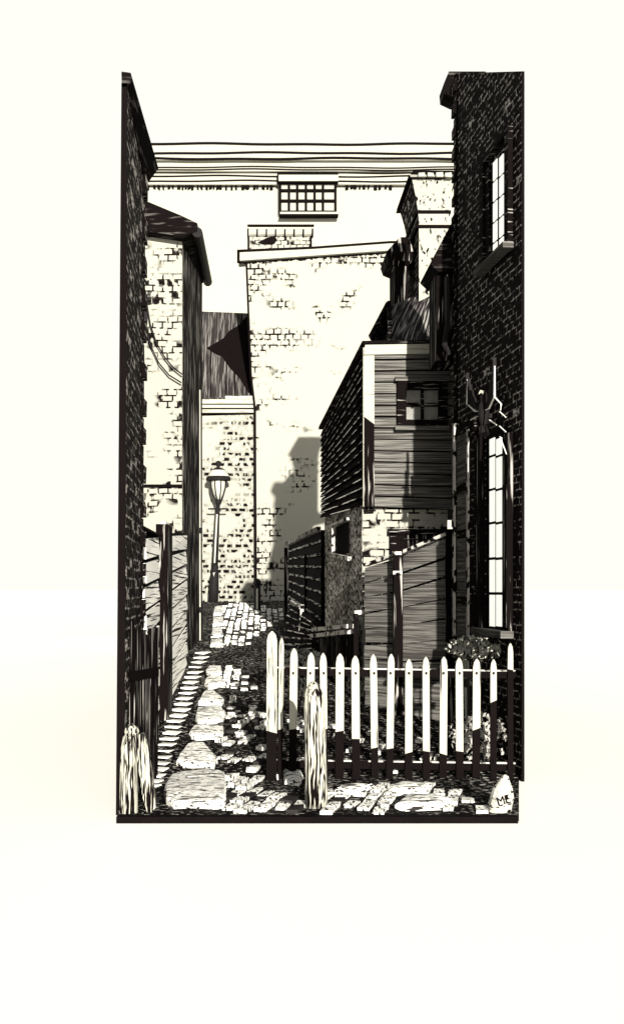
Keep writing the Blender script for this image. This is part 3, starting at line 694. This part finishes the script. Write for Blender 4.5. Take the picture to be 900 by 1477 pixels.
# small handrail by the stuccoed wall
h = thing('handrail', 'short black post and rail standing below the stuccoed wall ledge', 'railing', G(522, 12.7))
for px in (513, 531): MB().bar(G(px, 12.75, 0), P(px, 885, 12.75), .05, .05).build('post', MT['wood_dark_up'], h)
MB().bar(P(511, 884, 12.75), P(533, 882, 12.75), .05, .05).build('rail', MT['wood_edge'], h)

# ------------------------------------------------------------------ street lamp
D = 25.15; bz = gz(D); b0 = G(308, D)
h = thing('street_lamp', 'old fashioned street lamp with glass lantern by the pale brick house', 'street lamp', b0)
k = D/F
ax = V((314.5-308)/(868-735), 0, 1)
zz = lambda py: (VY-py)*k+EYE-bz
MB().lathe(b0, [(7*k, -.05), (7*k, zz(850)), (6*k, zz(828)), (4.5*k, zz(822)), (5.5*k, zz(818)), (3*k, zz(812))], 12, axis=ax).build('base', MT['iron'], h, True)
mb = MB(); mb.lathe(b0+V(-.01, -.06, 0), [(2.2*k, zz(862)), (2.2*k, zz(826))], 8, axis=ax); mb.build('base_panel', MT['petal'], h)  # pale strip paints a highlight on the base
MB().lathe(b0, [(4.2*k, zz(815)), (3.6*k, zz(770)), (2.8*k, zz(738)), (2.8*k, zz(725))], 12, axis=ax).build('shaft', MT['iron'], h, True)
mb = MB(); mb.lathe(b0+V(-.012, -.045, 0), [(1.7*k, zz(812)), (1.3*k, zz(742))], 6, axis=ax); mb.build('shaft_flute', MT['petal'], h)  # pale strip paints the sunlit edge of the shaft
t0 = b0+ax*zz(734); MB().bar(t0+V(-.22, 0, 0), t0+V(.22, 0, 0), .035, .035).build('ladder_bar', MT['iron'], h)
top = V(b0.x+ax.x*zz(720), D, bz)
mb = MB()
for q in range(8):
    a = 2*math.pi*q/8+.39; rr = lambda r: V(r*k*math.cos(a), r*k*math.sin(a), 0)
    mb.tube([top+V(0, 0, zz(724))+rr(3), top+V(0, 0, zz(714))+rr(8), top+V(0, 0, zz(703))+rr(11.2), top+V(0, 0, zz(692))+rr(11.8)], .015, 5)
mb.lathe(top, [(4*k, zz(727)), (5*k, zz(722)), (3*k, zz(719))], 10); mb.lathe(top, [(12.6*k, zz(693)), (12.6*k, zz(690))], 12)
lt = mb.build('lantern', MT['iron'], h)
MB().lathe(top, [(2.5*k, zz(723)), (7.4*k, zz(713)), (10.4*k, zz(703)), (11.0*k, zz(692))], 12).build('glass', MT['petal'], lt, True)
MB().lathe(top, [(1.5*k, zz(718)), (3.4*k, zz(712)), (3.4*k, zz(698)), (1*k, zz(694))], 8).build('mantle', MT['lit'], lt)
cp = MB().lathe(top, [(17.5*k, zz(692.5)), (17*k, zz(689)), (14*k, zz(684)), (10*k, zz(678)), (4*k, zz(675))], 16).build('cap', MT['petal'], h, True)
MB().lathe(top, [(17.9*k, zz(693.2)), (18*k, zz(690.5)), (16.6*k, zz(687.5))], 16).build('rim', MT['iron'], cp)
MB().lathe(top, [(10.4*k, zz(679.6)), (10.4*k, zz(677.8)), (5*k, zz(675))], 16).build('crown', MT['iron'], cp)
MB().lathe(top, [(3*k, zz(676)), (2*k, zz(673.5)), (4.6*k, zz(670)), (4.2*k, zz(666.5)), (1*k, zz(664.5))], 10).build('finial', MT['iron'], h, True)

# bollard
b0 = hit(371, 882); k = b0.y/F
h = thing('bollard', 'slim round headed bollard at the corner of the tall white building', 'bollard', b0)
MB().lathe(b0, [(5*k, -.05), (5*k, 36*k), (4.4*k, 38*k)], 10).build('post', MT['iron'], h, True)
MB().lathe(b0, [(4*k, 38*k), (5.5*k, 40*k), (5.8*k, 42.5*k), (4*k, 46*k), (1*k, 47.5*k)], 10).build('head', MT['iron'], h, True)
MB().lathe(b0+V(.0, -.035, 0), [(2.8*k, 3*k), (2.8*k, 33*k)], 8).build('painted_strip', MT['petal'], h)

# ------------------------------------------------------------------ picket fence
D = 9.3
h = thing('picket_fence', 'white picket fence with blackened feet and tall gatepost across the right yard', 'fence', V(1.1, D, .04))
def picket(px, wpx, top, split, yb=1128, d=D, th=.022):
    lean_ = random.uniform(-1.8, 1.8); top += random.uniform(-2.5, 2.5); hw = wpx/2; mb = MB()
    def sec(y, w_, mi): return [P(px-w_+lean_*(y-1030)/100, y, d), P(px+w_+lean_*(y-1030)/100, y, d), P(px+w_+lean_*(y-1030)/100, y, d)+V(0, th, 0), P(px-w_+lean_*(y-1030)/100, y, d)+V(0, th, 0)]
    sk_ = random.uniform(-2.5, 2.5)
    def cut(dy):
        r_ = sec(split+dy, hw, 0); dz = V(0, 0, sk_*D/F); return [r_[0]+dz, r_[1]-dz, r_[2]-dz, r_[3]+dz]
    mb.loft([sec(yb, hw, 1), cut(0)], True, 1)  # black foot paints the shadow line across the pickets
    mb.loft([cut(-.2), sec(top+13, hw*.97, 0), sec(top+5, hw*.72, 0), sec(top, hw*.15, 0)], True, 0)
    return mb
pk = [(423, 11, 934, 1052), (447.5, 11, 939, 1046), (467, 10, 942, 1052), (490, 12, 945, 1055), (513, 11.5, 944, 1066), (539.5, 10, 944, 1079), (563, 10, 945, 1080), (589.5, 10.5, 949, 1086), (614.5, 10, 948, 1084), (639.5, 10.5, 949, 1088), (662.5, 10.5, 948, 1084), (687, 11, 948, 1052), (711.5, 9, 949, 1012)]
for x, w_, t, s2 in pk:
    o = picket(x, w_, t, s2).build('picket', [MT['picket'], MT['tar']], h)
    n = MB(); n.box(P(x, 971, D-.003), (.016, .012, .02)); n.build('nail', MT['ink'], o)
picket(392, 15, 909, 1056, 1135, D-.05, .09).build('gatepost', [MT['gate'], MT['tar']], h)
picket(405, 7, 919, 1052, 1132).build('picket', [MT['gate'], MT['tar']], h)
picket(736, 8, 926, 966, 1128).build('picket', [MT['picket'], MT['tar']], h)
for y in (970, 1103):
    mb = MB(); mb.bar(P(396, y-2, D+.05), P(742, y+3, D+.05), .04, .065); ro = mb.build('rail', MT['tar'], h)
    mb = MB(); mb.bar(P(396, y-7.5, D+.048), P(742, y-2.5, D+.048), .046, .012); mb.build('rail_edge', MT['wood_edge'], ro)

# ------------------------------------------------------------------ foreground posts and stones
def grow(base, path, radii, flat=1.0, n=16, rough=.06, ridge=.0, seed=0):
    rnd = random.Random(seed); ph = [rnd.uniform(-1, 1) for _ in range(n)]; rings = []
    for (x, z), r in zip(path, radii):
        rings.append([base+V(x+r*(1+rough*rnd.uniform(-1, 1)+ridge*ph[q])*math.cos(2*math.pi*q/n), flat*r*(1+ridge*ph[q])*math.sin(2*math.pi*q/n), z) for q in range(n)])
    return MB().loft(rings)
b0 = hit(456, 1164); k = b0.y/F
tag(grow(b0, [(0, -.05), (0, .1), (-.003, .3), (-.008, .5), (-.014, .7), (-.018, .8), (-.02, .86), (-.02, .9), (-.02, .92)], [.082, .083, .082, .08, .077, .072, .058, .036, .006], .8, 18, .03, .05, 3).build('wooden_post', MT['post'], None, True), 'weathered round topped wooden post standing before the picket fence', 'post')
b0 = hit(186, 1172); 
h = thing('broken_post', 'pale broken stump of split wood at the front left corner', 'stump', b0)
grow(b0, [(.0, -.05), (.0, .1), (.0, .3), (.0, .45), (.005, .54), (.01, .575)], [.062, .064, .06, .055, .045, .012], .8, 14, .05, .1, 5).build('stump', MT['post'], h)
mb = MB(); fr, bk = [], []
for a, b in ((193, 1062), (207, 1058), (213, 1075), (220, 1120), (225, 1165), (214, 1176), (206, 1150), (199, 1100)): fr.append(P(a, b, b0.y-.05)); bk.append(P(a, b, b0.y-.05)+V(0, .07, 0))
mb.loft([fr, bk]); mb.build('splinter', MT['post'], h)
grow(P(190, 1055, b0.y-.03), [(0, -.03), (0, 0), (.005, .03), (.0, .055)], [.04, .055, .042, .01], .8, 10, .15, .1, 9).build('cap_fragment', MT['post'], h)
b0 = hit(722, 1170)
h = thing('marked_stone', 'pale fieldstone cut with two initials at the front right corner', 'stone', b0)
grow(b0, [(-.01, -.05), (-.005, .03), (0, .09), (.01, .16), (.022, .215), (.03, .25), (.03, .262)], [.088, .092, .088, .07, .046, .026, .006], .8, 12, .09, .16, 11).build('boulder', MT['stone_up'], h)
fc = bpy.data.curves.new('initials', 'FONT'); fc.body = 'ME'; fc.size = .088; fc.extrude = .004; fc.align_x = 'CENTER'
fo = bpy.data.objects.new('initials_text', fc); COL.objects.link(fo); dg = bpy.context.evaluated_depsgraph_get()
me = bpy.data.meshes.new_from_object(fo.evaluated_get(dg)); bpy.data.objects.remove(fo)
me.materials.clear(); me.materials.append(MT['ink'])
io = bpy.data.objects.new('initials', me); COL.objects.link(io); io.parent = h
io.rotation_euler = (R(84), R(-16), 0); io.location = (.010, -.083, .065); io.scale = (.85, 1, 1)
# loose flat stones at the front
for poly, lab in (([(568, 1160), (590, 1146), (628, 1146), (652, 1154), (640, 1162), (585, 1163)], 'loose flat stone in front of the right half of the picket fence'),
                  ([(556, 1136), (580, 1129), (622, 1131), (612, 1140), (565, 1141)], 'narrow loose stone lying under the foot of the picket fence'),
                  ([(408, 1112), (416, 1119), (432, 1112), (438, 1118), (432, 1130), (412, 1127)], 'small forked stone lying behind the weathered wooden post'),
                  ([(482, 1140), (500, 1133), (540, 1134), (520, 1142)], 'low pale stone just right of the weathered wooden post')):
    base = [hit(a, b, .03) for a, b in poly]; c = sum(base, Vector())/len(base); fine = []
    for a, b in zip(base, base[1:]+base[:1]):
        for t in (0, .5): fine.append(jit(lerp(a, b, t), .008))
    mb = MB().loft([[p+V(0, 0, -.06) for p in fine], [p for p in fine], [lerp(p, c, .15)+V(0, 0, .02) for p in fine], [lerp(p, c, .6)+V(0, 0, .03) for p in fine]])
    tag(mb.build('loose_stone', MT['stone']), lab, 'stone', 'loose stones by the picket fence')

# ------------------------------------------------------------------ plants
def shrub(name, label, c, rx, ry, rz_, n, leafm, size, petals=0, seed=1):
    rnd = random.Random(seed); o = thing(name, label, 'shrub', V(c.x, c.y, gz(c.y)))
    def leafs(n, sz, shell):
        mb = MB()
        for _ in range(n):
            while True:
                p = V(rnd.uniform(-1, 1), rnd.uniform(-1, 1), rnd.uniform(-1, 1))
                if shell < p.length < 1: break
            if rnd.random() < .25: p *= 1.12
            q = c+V(p.x*rx, p.y*ry, p.z*rz_); u = V(rnd.uniform(-1, 1), rnd.uniform(-1, 1), rnd.uniform(-1, 1)).normalized(); v = u.cross(V(rnd.uniform(-1, 1), rnd.uniform(-1, 1), rnd.uniform(-1, 1))).normalized(); s3 = sz*rnd.uniform(.6, 1.3)
            mb.poly([q-u*s3, q+v*s3*.55, q+u*s3, q-v*s3*.55])
        return mb
    leafs(n, size, .2).build('foliage', leafm, o)
    if petals: leafs(petals, size*.62, .75).build('flowers', MT['petal'], o)['kind'] = 'stuff'
    st = MB()
    for k in range(5):
        x = rnd.uniform(-.5, .5)*rx; st.tube([V(c.x+x*.5, c.y, gz(c.y)-.02), V(c.x+x, c.y, c.z)], [.012, .006], 5)
    st.build('stem', MT['leaf'], o)
shrub('flowering_shrub', 'dark shrub with white blossoms below the shuttered window', P(684, 935, 9.95), .25, .13, .10, 800, MT['leaf'], .035, 150, 4)
shrub('low_shrub', 'low pale leaved shrub behind the right hand pickets', P(690, 1062, 9.65), .26, .1, .20, 300, MT['leaf_pale'], .03, 0, 6)
shrub('dark_shrub', 'dark overgrown shrub below the black slatted gate', P(428, 960, 13.2), .36, .3, .20, 800, MT['leaf'], .04, 0, 8)
